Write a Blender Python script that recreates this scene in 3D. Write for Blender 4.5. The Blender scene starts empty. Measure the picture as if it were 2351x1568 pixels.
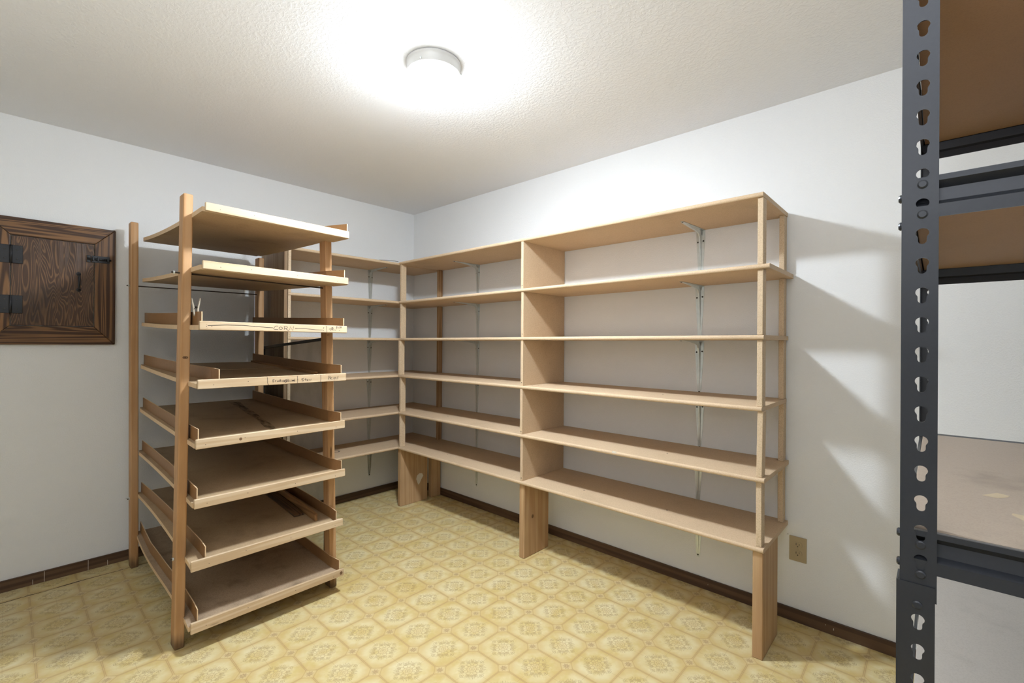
import bpy, bmesh, math, random
import numpy as np
from mathutils import Vector, Matrix
random.seed(7)
S = bpy.context.scene
COL = S.collection

# ------------------------------------------------------------------ camera, world, exposure
cam = bpy.data.cameras.new('camera'); co = bpy.data.objects.new('camera', cam); COL.objects.link(co)
cam.sensor_width = 36.0; cam.lens = 16.327; cam.clip_start = 0.02
rt = Vector((0.67545, -0.73738, 0.0068)); up = Vector((-0.00555, 0.00414, 0.99998)); fw = Vector((0.73739, 0.67547, 0.0013))
M = Matrix((rt, up, -fw)).transposed().to_4x4(); M.translation = Vector((-2.5013, -3.5095, 1.2920)); co.matrix_world = M
S.camera = co
w = bpy.data.worlds.new('world'); S.world = w; w.use_nodes = True
w.node_tree.nodes['Background'].inputs[0].default_value = (0.85, 0.93, 1.0, 1)
w.node_tree.nodes['Background'].inputs[1].default_value = 0.0
S.view_settings.view_transform = 'Standard'; S.view_settings.look = 'None'
S.view_settings.exposure = 1.0; S.view_settings.gamma = 1.0; S.view_settings.use_curve_mapping = False
LAMP = 350.0        # emission strength of the ceiling lamp's glass
FILL_UP = 20.0        # watts of the added fill lamp aimed at the ceiling behind the camera
FILL_DOOR = 1.0        # watts of the added soft fill lamp in the doorway behind the camera

# ------------------------------------------------------------------ node helpers
class NT:
    def __init__(s, name):
        s.m = bpy.data.materials.new(name); s.m.use_nodes = True
        s.t = s.m.node_tree; s.b = s.t.nodes['Principled BSDF']; s.out = s.t.nodes['Material Output']
    def n(s, typ, **kw):
        nd = s.t.nodes.new(typ)
        for k, v in kw.items(): setattr(nd, k, v)
        return nd
    def set(s, sock, v):
        if hasattr(v, 'is_output'): s.t.links.new(v, sock)
        elif isinstance(v, (tuple, list)):
            sock.default_value = tuple(v) + ((1,) if len(v) == 3 and sock.type == 'RGBA' else ())
        else: sock.default_value = v
    def ma(s, op, a, b=None, c=None):
        nd = s.n('ShaderNodeMath', operation=op); s.set(nd.inputs[0], a)
        if b is not None: s.set(nd.inputs[1], b)
        if c is not None: s.set(nd.inputs[2], c)
        return nd.outputs[0]
    def add(s, a, b): return s.ma('ADD', a, b)
    def sub(s, a, b): return s.ma('SUBTRACT', a, b)
    def mul(s, a, b): return s.ma('MULTIPLY', a, b)
    def mx(s, a, b): return s.ma('MAXIMUM', a, b)
    def mn(s, a, b): return s.ma('MINIMUM', a, b)
    def ab(s, a): return s.ma('ABSOLUTE', a)
    def dist(s, x, y, cx, cy):
        dx = s.sub(x, cx); dy = s.sub(y, cy)
        return s.ma('SQRT', s.add(s.mul(dx, dx), s.mul(dy, dy)))
    def line(s, d, wd, soft=0.5):          # 1 where |d| < wd, soft edge
        nd = s.n('ShaderNodeMapRange', interpolation_type='SMOOTHSTEP')
        s.set(nd.inputs[0], s.ab(d)); nd.inputs[1].default_value = wd * (1 + soft); nd.inputs[2].default_value = wd * (1 - soft)
        nd.inputs[3].default_value = 0; nd.inputs[4].default_value = 1
        return nd.outputs[0]
    def step(s, x, lo, hi, a=0.0, b=1.0):
        nd = s.n('ShaderNodeMapRange', interpolation_type='SMOOTHSTEP')
        s.set(nd.inputs[0], x); nd.inputs[1].default_value = lo; nd.inputs[2].default_value = hi
        nd.inputs[3].default_value = a; nd.inputs[4].default_value = b
        return nd.outputs[0]
    def mix(s, f, a, b, bt='MIX'):
        nd = s.n('ShaderNodeMix', data_type='RGBA', blend_type=bt); s.set(nd.inputs[0], f)
        s.set(nd.inputs[6], a); s.set(nd.inputs[7], b); return nd.outputs[2]
    def obj(s, rand=True):
        tc = s.n('ShaderNodeTexCoord').outputs['Object']
        if not rand: return tc
        oi = s.n('ShaderNodeObjectInfo'); v = s.n('ShaderNodeVectorMath', operation='SCALE')
        s.set(v.inputs[0], (13.7, 7.3, 21.1)); s.t.links.new(oi.outputs['Random'], v.inputs['Scale'])
        a = s.n('ShaderNodeVectorMath', operation='ADD'); s.t.links.new(tc, a.inputs[0]); s.t.links.new(v.outputs[0], a.inputs[1])
        return a.outputs[0]
    def world(s): return s.n('ShaderNodeNewGeometry').outputs['Position']
    def scale(s, v, sc):
        a = s.n('ShaderNodeVectorMath', operation='MULTIPLY'); s.t.links.new(v, a.inputs[0]); a.inputs[1].default_value = sc
        return a.outputs[0]
    def noise(s, v, scale, detail=3, rough=.55, dist=0.0):
        nd = s.n('ShaderNodeTexNoise'); s.t.links.new(v, nd.inputs['Vector'])
        nd.inputs['Scale'].default_value = scale; nd.inputs['Detail'].default_value = detail
        nd.inputs['Roughness'].default_value = rough; nd.inputs['Distortion'].default_value = dist
        return nd.outputs[0]
    def bump(s, h, strength, distance):
        nd = s.n('ShaderNodeBump'); nd.inputs['Strength'].default_value = strength; nd.inputs['Distance'].default_value = distance
        s.t.links.new(h, nd.inputs['Height']); s.t.links.new(nd.outputs[0], s.b.inputs['Normal'])
    def fin(s, col, rough=.6, spec=.3, metal=0.0):
        s.set(s.b.inputs['Base Color'], col); s.set(s.b.inputs['Roughness'], rough)
        s.b.inputs['Specular IOR Level'].default_value = spec; s.b.inputs['Metallic'].default_value = metal
        return s.m

AX = {'X': (.9, 30.0, 30.0), 'Y': (30.0, .9, 30.0), 'Z': (30.0, 30.0, .9)}
def wood(name, axis, light, dark, ring=9.0, rough=.55, contrast=1.0, knots=True, scuff=False):
    t = NT(name); v = t.obj(); g = t.scale(v, AX[axis])
    big = t.noise(g, .55, 1, .5, .25)
    rings = t.ma('SINE', t.mul(big, ring * 6.28))
    fine = t.noise(t.scale(g, (4, 4, 4)) if axis == 'N' else g, 9, 4, .65)
    f = t.add(t.mul(t.step(rings, -1, 1), .55 * contrast), t.mul(fine, .6))
    c = t.mix(t.step(f, .15, 1.0), light, dark)
    tone = t.noise(v, 3.0, 2)
    c = t.mix(t.mul(t.step(tone, .35, .75), .35), c, tuple(x * .72 for x in dark))
    if knots:
        vo = t.n('ShaderNodeTexVoronoi'); kk = tuple(a ** .5 * 1.6 for a in AX[axis]); t.t.links.new(t.scale(v, kk), vo.inputs['Vector']); vo.inputs['Scale'].default_value = 1.0
        k = t.step(vo.outputs['Distance'], .06, .03)
        c = t.mix(t.mul(k, .8), c, tuple(x * .25 for x in dark))
    if scuff:      # dirty, scraped feet
        sp = t.n('ShaderNodeSeparateXYZ'); t.t.links.new(t.world(), sp.inputs[0])
        low = t.step(t.add(sp.outputs[2], t.mul(t.noise(g, 2, 4), .09)), .125, .055)
        c = t.mix(t.mul(low, .75), c, (.05, .03, .015))
    t.bump(fine, .15, .001)
    return t.fin(c, rough, .3)

def particle(name, base, dark, speck=.5, scale=420, rough=.65, dirt=.15):
    t = NT(name); v = t.obj()
    vo = t.n('ShaderNodeTexVoronoi'); t.t.links.new(v, vo.inputs['Vector']); vo.inputs['Scale'].default_value = scale
    sep = t.n('ShaderNodeSeparateColor'); t.t.links.new(vo.outputs['Color'], sep.inputs[0])
    c = t.mix(t.mul(t.step(sep.outputs[0], .35, 1), speck), base, dark)
    c = t.mix(t.mul(t.step(t.noise(v, 5, 4, .6), .5, .75), dirt), c, tuple(x * .55 for x in dark))
    t.bump(sep.outputs[1], .12, .0006)
    return t.fin(c, rough, .3)

def plain(name, col, rough=.5, metal=0.0, spec=.4, nz=0.06, scale=40):
    t = NT(name); v = t.obj()
    c = t.mix(t.noise(v, scale, 3), tuple(x * (1 - nz) for x in col), tuple(min(1, x * (1 + nz)) for x in col))
    return t.fin(c, rough, spec, metal)

def paint(name, col, scale, strength, dist, drag=None):
    t = NT(name); p = t.world()
    if drag: p = t.scale(p, drag)
    n1 = t.noise(p, scale, 4, .6, .4); n2 = t.noise(p, scale * .32, 2, .5)
    h = t.add(t.step(n1, .42, .62), t.mul(n2, .6))
    t.bump(h, strength, dist)
    c = t.mix(t.noise(p, 1.1, 2), tuple(x * .985 for x in col), col)
    return t.fin(c, .75, .2)

# ------------------------------------------------------------------ materials
M_wall = paint('wall_paint', (.835, .838, .835), 170, .42, .0012)
M_ceil = paint('ceiling_texture', (.845, .85, .865), 75, .45, .0016, (1.0, .75, 1.0))
P_L, P_D = (.62, .46, .30), (.40, .26, .145)
M_part = particle('particleboard', P_L, P_D, .35)
M_edge = particle('particleboard_edge', (.64, .49, .325), (.42, .29, .17), .5, 330)
M_tray = particle('hardboard_tray', (.43, .305, .18), (.27, .175, .095), .35, 350, .6, .35)
M_trayd = particle('hardboard_tray_stained', (.40, .29, .19), (.22, .15, .09), .45, 350, .6, .8)
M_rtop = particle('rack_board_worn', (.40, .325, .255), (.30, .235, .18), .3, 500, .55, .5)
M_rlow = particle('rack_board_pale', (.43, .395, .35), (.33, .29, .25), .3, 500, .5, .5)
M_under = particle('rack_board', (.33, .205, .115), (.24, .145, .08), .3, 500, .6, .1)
M_fence = plain('fibreboard_fence', (.265, .135, .052), .45, nz=.18, scale=60)
M_fedge = plain('fibreboard_edge', (.66, .47, .28), .6, nz=.1)
M_post = wood('fir_post', 'Z', (.54, .325, .165), (.435, .23, .095), 5, scuff=True, contrast=.8)
M_lip = wood('pine_lip', 'X', (.615, .47, .31), (.50, .345, .20), 5, contrast=.8)
M_leg = wood('fir_leg', 'Z', (.53, .35, .19), (.41, .24, .115), 5, contrast=.8)
M_sideb = wood('side_board_wood', 'Z', (.36, .255, .15), (.26, .16, .085), 7)
M_rail = wood('stud_strip', 'Z', (.50, .33, .18), (.34, .19, .085), 8)
M_batten = wood('loose_batten', 'Y', (.40, .22, .09), (.22, .105, .04), 8)
M_dirty = wood('dark_batten', 'Y', (.16, .085, .04), (.05, .03, .018), 8)
M_hatchX = wood('stained_wood_x', 'X', (.25, .125, .05), (.055, .025, .011), 15, .36, 1.2)
M_hatchZ = wood('stained_wood_z', 'Z', (.25, .125, .05), (.055, .025, .011), 15, .36, 1.2)
def hatch_door():
    t = NT('stained_plywood'); v = t.obj(False)
    g = t.scale(v, (15.0, 1.0, 2.2))
    big = t.noise(g, 1.0, 1, .5, .5); rings = t.ma('SINE', t.mul(big, 150.0))
    fine = t.noise(t.scale(v, (60, 1, 4)), 3, 4)
    c = t.mix(t.step(rings, .1, 1.0), (.075, .037, .018), (.19, .10, .045))
    c = t.mix(t.mul(t.step(fine, .4, .8), .5), c, (.035, .017, .009))
    c = t.mix(t.mul(t.step(t.noise(v, 5, 3), .45, .7), .55), c, (.025, .014, .008))
    t.bump(rings, .2, .0006)
    return t.fin(c, .35, .35)
M_door = hatch_door()
M_base = wood('dark_baseboard', 'X', (.145, .085, .047), (.075, .041, .024), 4, .5, knots=False)
M_baseY = wood('dark_baseboard_y', 'Y', (.145, .085, .047), (.075, .041, .024), 4, .5, knots=False)
M_zinc = plain('zinc_steel', (.64, .68, .67), .28, .65, .5, .12, 60)
M_hole = plain('dark_screw', (.03, .025, .02), .5)
M_iron = plain('black_iron', (.018, .018, .020), .45, .3, .5)
M_steel = plain('charcoal_coated_steel', (.034, .038, .047), .27, .35, .5, .08, 200)
M_rod = plain('dark_rod', (.055, .04, .03), .5, .5)
M_ink = plain('marker_ink', (.035, .028, .026), .7, nz=0)
M_plate = plain('almond_plastic', (.43, .345, .21), .38, nz=.02)
M_white = plain('fixture_enamel', (.62, .615, .60), .35, nz=.01)
M_peg = wood('clothespin_wood', 'Z', (.55, .49, .40), (.40, .34, .26), 4, knots=False)
M_knot = plain('knot', (.12, .055, .022), .6, nz=.3, scale=300)
M_fill = plain('filler_patch', (.66, .60, .50), .8)
M_fill2 = plain('bare_fibre', (.52, .42, .28), .8)
M_stain = plain('ring_mark', (.13, .09, .06), .6, nz=.3)
M_gapshade = plain('gap_shade', (.006, .005, .004), .9)
M_screenf = plain('dark_aluminium', (.045, .042, .038), .5, .3)
def glow():
    t = NT('lit_glass'); t.fin((.9, .9, .88), .3)
    t.b.inputs['Emission Color'].default_value = (.82, .91, 1.0, 1); 
    # the bulb sits low in the bowl: the crown of the glass near the canopy is much dimmer
    nz = t.n('ShaderNodeSeparateXYZ'); t.t.links.new(t.n('ShaderNodeNewGeometry').outputs['Normal'], nz.inputs[0])
    t.set(t.b.inputs['Emission Strength'], t.mul(t.step(nz.outputs[2], -.35, -1.0, .030, 1.0), LAMP))
    return t.m
M_glow = glow()
def meshmat():
    t = NT('insect_screen'); t.fin((.035, .03, .022), .8, .1)
    v = t.world(); n = t.noise(v, 9, 3)
    t.set(t.b.inputs['Alpha'], t.step(n, .3, .7, .36, .46))
    return t.m
M_screen = meshmat()

# ------------------------------------------------------------------ vinyl floor pattern (a printed sheet)
CU, CV = 0.179023, 0.175908            # repeat of the print along the two walls
def vinyl():
    t = NT('patterned_vinyl'); p = t.world()
    sp = t.n('ShaderNodeSeparateXYZ'); t.t.links.new(p, sp.inputs[0])
    X = t.add(t.ma('DIVIDE', sp.outputs[0], CU), 8.4763 + 40.5)
    Y = t.add(t.ma('DIVIDE', sp.outputs[1], CV), 7.7748 + 40.5)
    u = t.sub(t.ma('FRACT', X), .5); v = t.sub(t.ma('FRACT', Y), .5)     # 0 at the small corner rosette
    # cell-centred coordinates
    au = t.ab(u); av = t.ab(v)
    cu = t.sub(.5, au); cv = t.sub(.5, av)                               # distance from the medallion centre
    a = t.mx(cu, cv); b = t.mn(cu, cv)
    r = t.ma('SQRT', t.add(t.mul(cu, cu), t.mul(cv, cv)))
    th = t.ma('ARCTAN2', cv, cu)
    rn = t.ma('SQRT', t.add(t.mul(u, u), t.mul(v, v)))
    wob = t.mul(t.sub(t.noise(p, 26, 3), .5), .035)
    man = t.add(t.add(au, av), wob)
    border = t.mn(au, av)
    inn = t.step(man, .150, .165)                                        # outside the corner rosette
    nodecol = 0
    l1 = t.mul(t.line(t.add(t.sub(border, .012), t.mul(wob, .3)), .006), inn)
    l2 = t.mul(t.line(t.add(border, t.mul(wob, .4)), .030, .9), inn)
    ch = t.mul(t.line(t.sub(man, .172), .016, .8), t.step(border, .0, .012))
    ch2 = t.line(t.sub(man, .125), .005, .8)
    ch2 = t.mul(ch2, .5)
    ros = t.mul(t.step(t.add(rn, t.mul(t.ma('COSINE', t.mul(t.ma('ARCTAN2', v, u), 8)), .014)), .092, .05), t.step(t.noise(p, 260, 2), .30, .55))
    # medallion
    c8 = t.ma('COSINE', t.mul(th, 8)); c16 = t.ma('COSINE', t.mul(th, 12))
    fl1 = t.line(t.sub(r, t.add(.092, t.mul(t.ab(t.ma('COSINE', t.mul(th, 4))), .022))), .0060)
    fl2 = t.line(t.sub(r, t.add(.042, t.mul(t.ab(t.ma('COSINE', t.mul(th, 2.5))), .018))), .0052)
    fl3 = t.line(t.sub(r, .015), .006)
    sc = t.line(t.sub(t.dist(a, b, .205, .085), .036), .0068)
    sc2 = t.line(t.sub(t.dist(a, b, .200, .083), .016), .0065)
    sc3 = t.line(t.sub(t.dist(a, b, .150, .045), .045), .0055)
    sc3 = t.mul(sc3, t.step(r, .11, .13))
    sc4 = t.mul(t.line(t.sub(t.dist(a, b, .150, .155), .030), .0065), t.step(r, .13, .16))
    dth = t.ab(t.sub(t.ma('ARCTAN2', b, a), math.pi / 4))                # 0 on the diagonals
    fan = t.line(t.ma('SINE', t.mul(t.add(dth, t.mul(r, .5)), 25)), .55)
    fan = t.mul(fan, t.mul(t.step(r, .185, .205), t.step(t.add(r, t.mul(dth, .14)), .345, .315)))
    fan = t.mul(fan, t.step(dth, .50, .44))
    th0 = t.ma('ARCTAN2', b, a)
    fan2 = t.line(t.ma('SINE', t.mul(t.sub(th0, t.mul(r, .6)), 44)), .50)
    fan2 = t.mul(fan2, t.mul(t.step(r, .235, .25), t.step(r, .33, .305)))
    fan2 = t.mul(fan2, t.step(th0, .15, .20)); fan2 = t.mul(fan2, t.step(th0, .40, .34))
    sp1 = t.line(t.sub(t.dist(a, b, .315, .022), .022), .0060)
    sp2 = t.line(t.sub(t.dist(a, b, .275, .0), .018), .006)
    tie = t.mul(t.line(b, .0035), t.step(a, .33, .35))
    med = fl1
    for q in (fl2, fl3, sc, sc2, sc3, sc4, fan, fan2, sp1, sp2): med = t.mx(med, q)
    med = t.mul(med, t.step(t.noise(p, 60, 2), .25, .5, .55, 1))
    # ground colours: mottled cream with warmer edges
    n1 = t.noise(p, 2.2, 3, .55); n2 = t.noise(p, 13, 3, .6); n3 = t.noise(p, 45, 2)
    base = t.mix(t.step(n2, .36, .66), (.67, .565, .31), (.60, .465, .19))
    base = t.mix(t.mul(t.step(n1, .52, .72), .55), base, (.575, .41, .13))
    base = t.mix(t.mul(t.step(n3, .5, .8), .22), base, (.78, .70, .50))
    edge = t.mul(t.step(t.mx(a, t.mul(t.add(a, b), .66)), .33, .50), .62)
    base = t.mix(t.mul(t.step(t.noise(p, 7, 2), .45, .62), .35), base, (.72, .65, .43))
    base = t.mix(edge, base, (.565, .40, .155))
    base = t.mix(t.mul(t.step(man, .15, .13), .30), base, (.68, .57, .34))
    base = t.mix(t.mul(t.step(r, .13, .10), .30), base, (.60, .44, .20))
    c = t.mix(t.mul(l2, .42), base, (.50, .33, .14))
    c = t.mix(t.mul(l1, .50), c, (.36, .22, .10))
    c = t.mix(t.mul(ch, .50), c, (.45, .30, .13))
    c = t.mix(ch2, c, (.48, .36, .18))
    c = t.mix(t.mul(ros, .70), c, (.34, .215, .11))
    c = t.mix(t.mul(tie, .45), c, (.36, .24, .11))
    c = t.mix(t.mul(med, .55), c, (.31, .19, .08))
    h = t.add(t.mul(t.mx(med, l1), -.6), t.mul(t.noise(p, 90, 2), .5))
    t.bump(h, .25, .0008)
    return t.fin(c, t.step(n2, .3, .7, .30, .42), .35)
M_floor = vinyl()

# ------------------------------------------------------------------ geometry helpers
def tag(o, label=None, cat=None, group=None, kind=None):
    if label: o['label'] = label
    if cat: o['category'] = cat
    if group: o['group'] = group
    if kind: o['kind'] = kind
    return o
def empty(name, loc, label, cat, group=None):
    o = bpy.data.objects.new(name, None); COL.objects.link(o); o.location = loc; o.empty_display_size = .1
    return tag(o, label, cat, group)
def wloc(p):
    v = Vector((0, 0, 0))
    while p is not None: v = v + p.location; p = p.parent
    return v
def mk(name, V, F, mat, parent=None, smooth=False, fm=None):
    """one mesh object from world-space vertices; origin at the bounding-box centre"""
    A = np.array([tuple(v) for v in V], float); c = (A.min(0) + A.max(0)) / 2
    me = bpy.data.meshes.new(name); me.from_pydata([tuple(x) for x in A - c], [], F)
    mats = mat if isinstance(mat, (list, tuple)) else [mat]
    for m in mats: me.materials.append(m)
    if fm is not None:
        for p_, k in zip(me.polygons, fm): p_.material_index = k
    if smooth:
        for p_ in me.polygons: p_.use_smooth = True
    me.update()
    o = bpy.data.objects.new(name, me); COL.objects.link(o)
    o.location = Vector(c)
    if parent is not None: o.parent = parent; o.location = Vector(c) - wloc(parent)
    return o
def rec(o):        # recalculate normals
    bm = bmesh.new(); bm.from_mesh(o.data); bmesh.ops.recalc_face_normals(bm, faces=bm.faces); bm.to_mesh(o.data); bm.free(); return o
def bev(o, w, seg=1):
    if w <= 0: return o
    bm = bmesh.new(); bm.from_mesh(o.data)
    bmesh.ops.bevel(bm, geom=bm.edges[:], offset=w, segments=seg, affect='EDGES', profile=.6)
    bmesh.ops.recalc_face_normals(bm, faces=bm.faces); bm.to_mesh(o.data); bm.free(); return o
BF = [(0, 3, 2, 1), (4, 5, 6, 7), (0, 1, 5, 4), (1, 2, 6, 5), (2, 3, 7, 6), (3, 0, 4, 7)]
def box(name, x0, x1, y0, y1, z0, z1, mat, parent=None, b=.0015, lean=(0, 0)):
    V = [(x, y, z0) for x, y in ((x0, y0), (x1, y0), (x1, y1), (x0, y1))] + [(x + lean[0], y + lean[1], z1) for x, y in ((x0, y0), (x1, y0), (x1, y1), (x0, y1))]
    return bev(mk(name, V, BF, mat, parent), b)
def hexa(name, bot, top, mat, parent=None, b=.0015):
    return bev(mk(name, list(bot) + list(top), BF, mat, parent), b)
def prism(name, prof, axis, a0, a1, mat, parent=None, smooth=False, da=(0, 0)):
    """2-D profile extruded along an axis; prof given in the two other axes in XYZ order; da shifts z at the far end"""
    n = len(prof)
    def P(q, s, dz=0):
        if axis == 'X': return (s, q[0], q[1] + dz)
        if axis == 'Y': return (q[0], s, q[1] + dz)
        return (q[0], q[1], s)
    V = [P(q, a0, da[0]) for q in prof] + [P(q, a1, da[1]) for q in prof]
    F = [tuple(range(n)), tuple(range(2 * n - 1, n - 1, -1))] + [(i, (i + 1) % n, n + (i + 1) % n, n + i) for i in range(n)]
    o = rec(mk(name, V, F, mat, parent))
    return o
def tube(name, pts, r, mat, parent=None, seg=8, smooth=True):
    V = []; F = []; pts = [Vector(p) for p in pts]
    for i, p in enumerate(pts):
        d = (pts[min(i + 1, len(pts) - 1)] - pts[max(i - 1, 0)]).normalized()
        s = d.cross(Vector((0, 0, 1)) if abs(d.z) < .9 else Vector((1, 0, 0))).normalized(); t = d.cross(s)
        rr = r[i] if isinstance(r, (list, tuple)) else r
        for k in range(seg):
            a = 2 * math.pi * k / seg; V.append(p + s * rr * math.cos(a) + t * rr * math.sin(a))
    for i in range(len(pts) - 1):
        for k in range(seg): F.append((i * seg + k, i * seg + (k + 1) % seg, (i + 1) * seg + (k + 1) % seg, (i + 1) * seg + k))
    F.append(tuple(range(seg))); F.append(tuple(range(len(V) - 1, len(V) - seg - 1, -1)))
    return rec(mk(name, V, F, mat, parent, smooth))
def lathe(name, prof, cx, cy, mat, parent=None, seg=48, smooth=True):
    V = []; F = []
    for r, z in prof:
        for k in range(seg):
            a = 2 * math.pi * k / seg; V.append((cx + r * math.cos(a), cy + r * math.sin(a), z))
    for i in range(len(prof) - 1):
        for k in range(seg): F.append((i * seg + k, i * seg + (k + 1) % seg, (i + 1) * seg + (k + 1) % seg, (i + 1) * seg + k))
    F.append(tuple(range(seg))); F.append(tuple(range(len(V) - 1, len(V) - seg - 1, -1)))
    o = rec(mk(name, V, F, mat, parent, smooth)); return o
def disc(name, c, nrm, r, h, mat, parent=None, seg=12):
    c = Vector(c); n = Vector(nrm).normalized()
    return tube(name, [c, c + n * h * .6, c + n * h], [r, r, r * .7], mat, parent, seg, False)
def slab(name, xs, ys, keep, zt, th, mat, parent=None, fx=None):
    """solid sheet on a grid of cells; zt(x,y) is its top"""
    idx = {}; V = []; F = []
    def vid(i, j, s):
        k = (i, j, s)
        if k not in idx:
            idx[k] = len(V); x = fx(i, ys[j]) if fx else xs[i]; V.append((x, ys[j], zt(x, ys[j]) - (th if s else 0)))
        return idx[k]
    C = {(i, j) for i in range(len(xs) - 1) for j in range(len(ys) - 1) if keep(i, j)}
    for i, j in C:
        F.append((vid(i, j, 0), vid(i + 1, j, 0), vid(i + 1, j + 1, 0), vid(i, j + 1, 0)))
        F.append((vid(i, j, 1), vid(i, j + 1, 1), vid(i + 1, j + 1, 1), vid(i + 1, j, 1)))
        for (di, dj, p, q) in ((-1, 0, (i, j + 1), (i, j)), (1, 0, (i + 1, j), (i + 1, j + 1)), (0, -1, (i, j), (i + 1, j)), (0, 1, (i + 1, j + 1), (i, j + 1))):
            if (i + di, j + dj) not in C: F.append((vid(*p, 0), vid(*q, 0), vid(*q, 1), vid(*p, 1)))
    return rec(mk(name, V, F, mat, parent))
def fence(name, pts, zt, h, th, mats, parent):
    """thin upright strip along a polyline (x,y), standing on zt; top and end edges raw"""
    n = len(pts); V = []; F = []; fm = []
    for x, y in pts:
        for s in (0, 1):
            z = zt(x, y) + .0005; V.append((x + s * th, y, z)); V.append((x + s * th, y, z + h))
    for i in range(n - 1):
        a = 4 * i; b = a + 4
        F += [(a, b, b + 1, a + 1), (a + 2, a + 3, b + 3, b + 2), (a + 1, b + 1, b + 3, a + 3), (a, a + 2, b + 2, b)]; fm += [0, 0, 1, 1]
    F += [(0, 1, 3, 2), (4 * n - 4, 4 * n - 2, 4 * n - 1, 4 * n - 3)]; fm += [1, 1]
    return rec(mk(name, V, F, mats, parent, fm=fm))
def ribbon(name, strokes, y, wd, mat, parent):
    """pen strokes as flat ribbons on a plane y=const (strokes in x,z)"""
    V = []; F = []
    for st in strokes:
        P = [Vector((a, b)) for a, b in st]; base = len(V)
        for i, p in enumerate(P):
            d = P[min(i + 1, len(P) - 1)] - P[max(i - 1, 0)]
            if d.length < 1e-6: d = Vector((1, 0))
            d.normalize(); nn = Vector((-d.y, d.x)) * wd / 2
            V.append((p.x + nn.x, y, p.y + nn.y)); V.append((p.x - nn.x, y, p.y - nn.y))
        for i in range(len(P) - 1): k = base + 2 * i; F.append((k, k + 1, k + 3, k + 2))
    return mk(name, V, F, mat, parent)
CORN= [[(-1.9464, 1.3507), (-1.8792, 1.3556), (-1.8134, 1.3556), (-1.7441, 1.3509), (-1.6952, 1.3489)], [(-1.9498, 1.3558), (-1.9495, 1.3542)], [(-1.95, 1.3487), (-1.9508, 1.3455)], [(-1.949, 1.34), (-1.9487, 1.3388)], [(-1.6738, 1.357), (-1.6829, 1.3572), (-1.6895, 1.3513), (-1.693, 1.3437), (-1.6878, 1.3415), (-1.6732, 1.3413)], [(-1.6549, 1.3475), (-1.6559, 1.3447), (-1.6587, 1.3426), (-1.6624, 1.3417), (-1.6662, 1.3424), (-1.669, 1.3444), (-1.67, 1.3471), (-1.669, 1.35), (-1.6663, 1.3521), (-1.6625, 1.3529), (-1.6587, 1.3523), (-1.6559, 1.3503), (-1.6549, 1.3475)], [(-1.6476, 1.341), (-1.6456, 1.3543)], [(-1.6494, 1.3554), (-1.6375, 1.3577), (-1.6323, 1.3529), (-1.6357, 1.347), (-1.6456, 1.3453)], [(-1.6405, 1.3462), (-1.627, 1.3362)], [(-1.6236, 1.3398), (-1.622, 1.3559), (-1.6088, 1.3375), (-1.6063, 1.3572)], [(-1.6001, 1.3467), (-1.578, 1.3481), (-1.5511, 1.3488), (-1.5236, 1.3459), (-1.505, 1.3445), (-1.469, 1.3444)], [(-1.4629, 1.3577), (-1.4659, 1.3501)], [(-1.4655, 1.3445), (-1.4651, 1.3398)], [(-1.4631, 1.3352), (-1.4629, 1.3339)], [(-1.4527, 1.3655), (-1.4491, 1.3534), (-1.4477, 1.3431), (-1.4474, 1.3323)], [(-1.438, 1.3484), (-1.4272, 1.3517)], [(-1.4313, 1.3497), (-1.4297, 1.3397)], [(-1.416, 1.3524), (-1.4165, 1.3495), (-1.4181, 1.3474), (-1.4203, 1.3466), (-1.4225, 1.3473), (-1.4241, 1.3493), (-1.4247, 1.3521), (-1.4241, 1.355), (-1.4225, 1.3571), (-1.4204, 1.358), (-1.4182, 1.3573), (-1.4166, 1.3552), (-1.416, 1.3524)], [(-1.4166, 1.3543), (-1.4169, 1.3525), (-1.4179, 1.3513), (-1.4193, 1.3508), (-1.4207, 1.3512), (-1.4217, 1.3524), (-1.4221, 1.3541), (-1.4218, 1.3558), (-1.4207, 1.3571), (-1.4194, 1.3576), (-1.418, 1.3572), (-1.4169, 1.356), (-1.4166, 1.3543)], [(-1.4252, 1.3474), (-1.4222, 1.3427), (-1.4193, 1.3475), (-1.4173, 1.3424), (-1.4133, 1.3471), (-1.4113, 1.3426), (-1.4074, 1.3478), (-1.4043, 1.3427), (-1.4014, 1.347)], [(-1.3995, 1.3633), (-1.398, 1.35)], [(-1.4001, 1.3627), (-1.3935, 1.3645)], [(-1.3992, 1.3566), (-1.3944, 1.3577)], [(-1.39, 1.3611), (-1.3893, 1.3531)], [(-1.3833, 1.3638), (-1.3868, 1.3608), (-1.3827, 1.3575), (-1.3867, 1.3531)], [(-1.3793, 1.3658), (-1.3788, 1.3537)], [(-1.3738, 1.366), (-1.3737, 1.3544)], [(-1.3792, 1.3595), (-1.3738, 1.3604)]]
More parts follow.
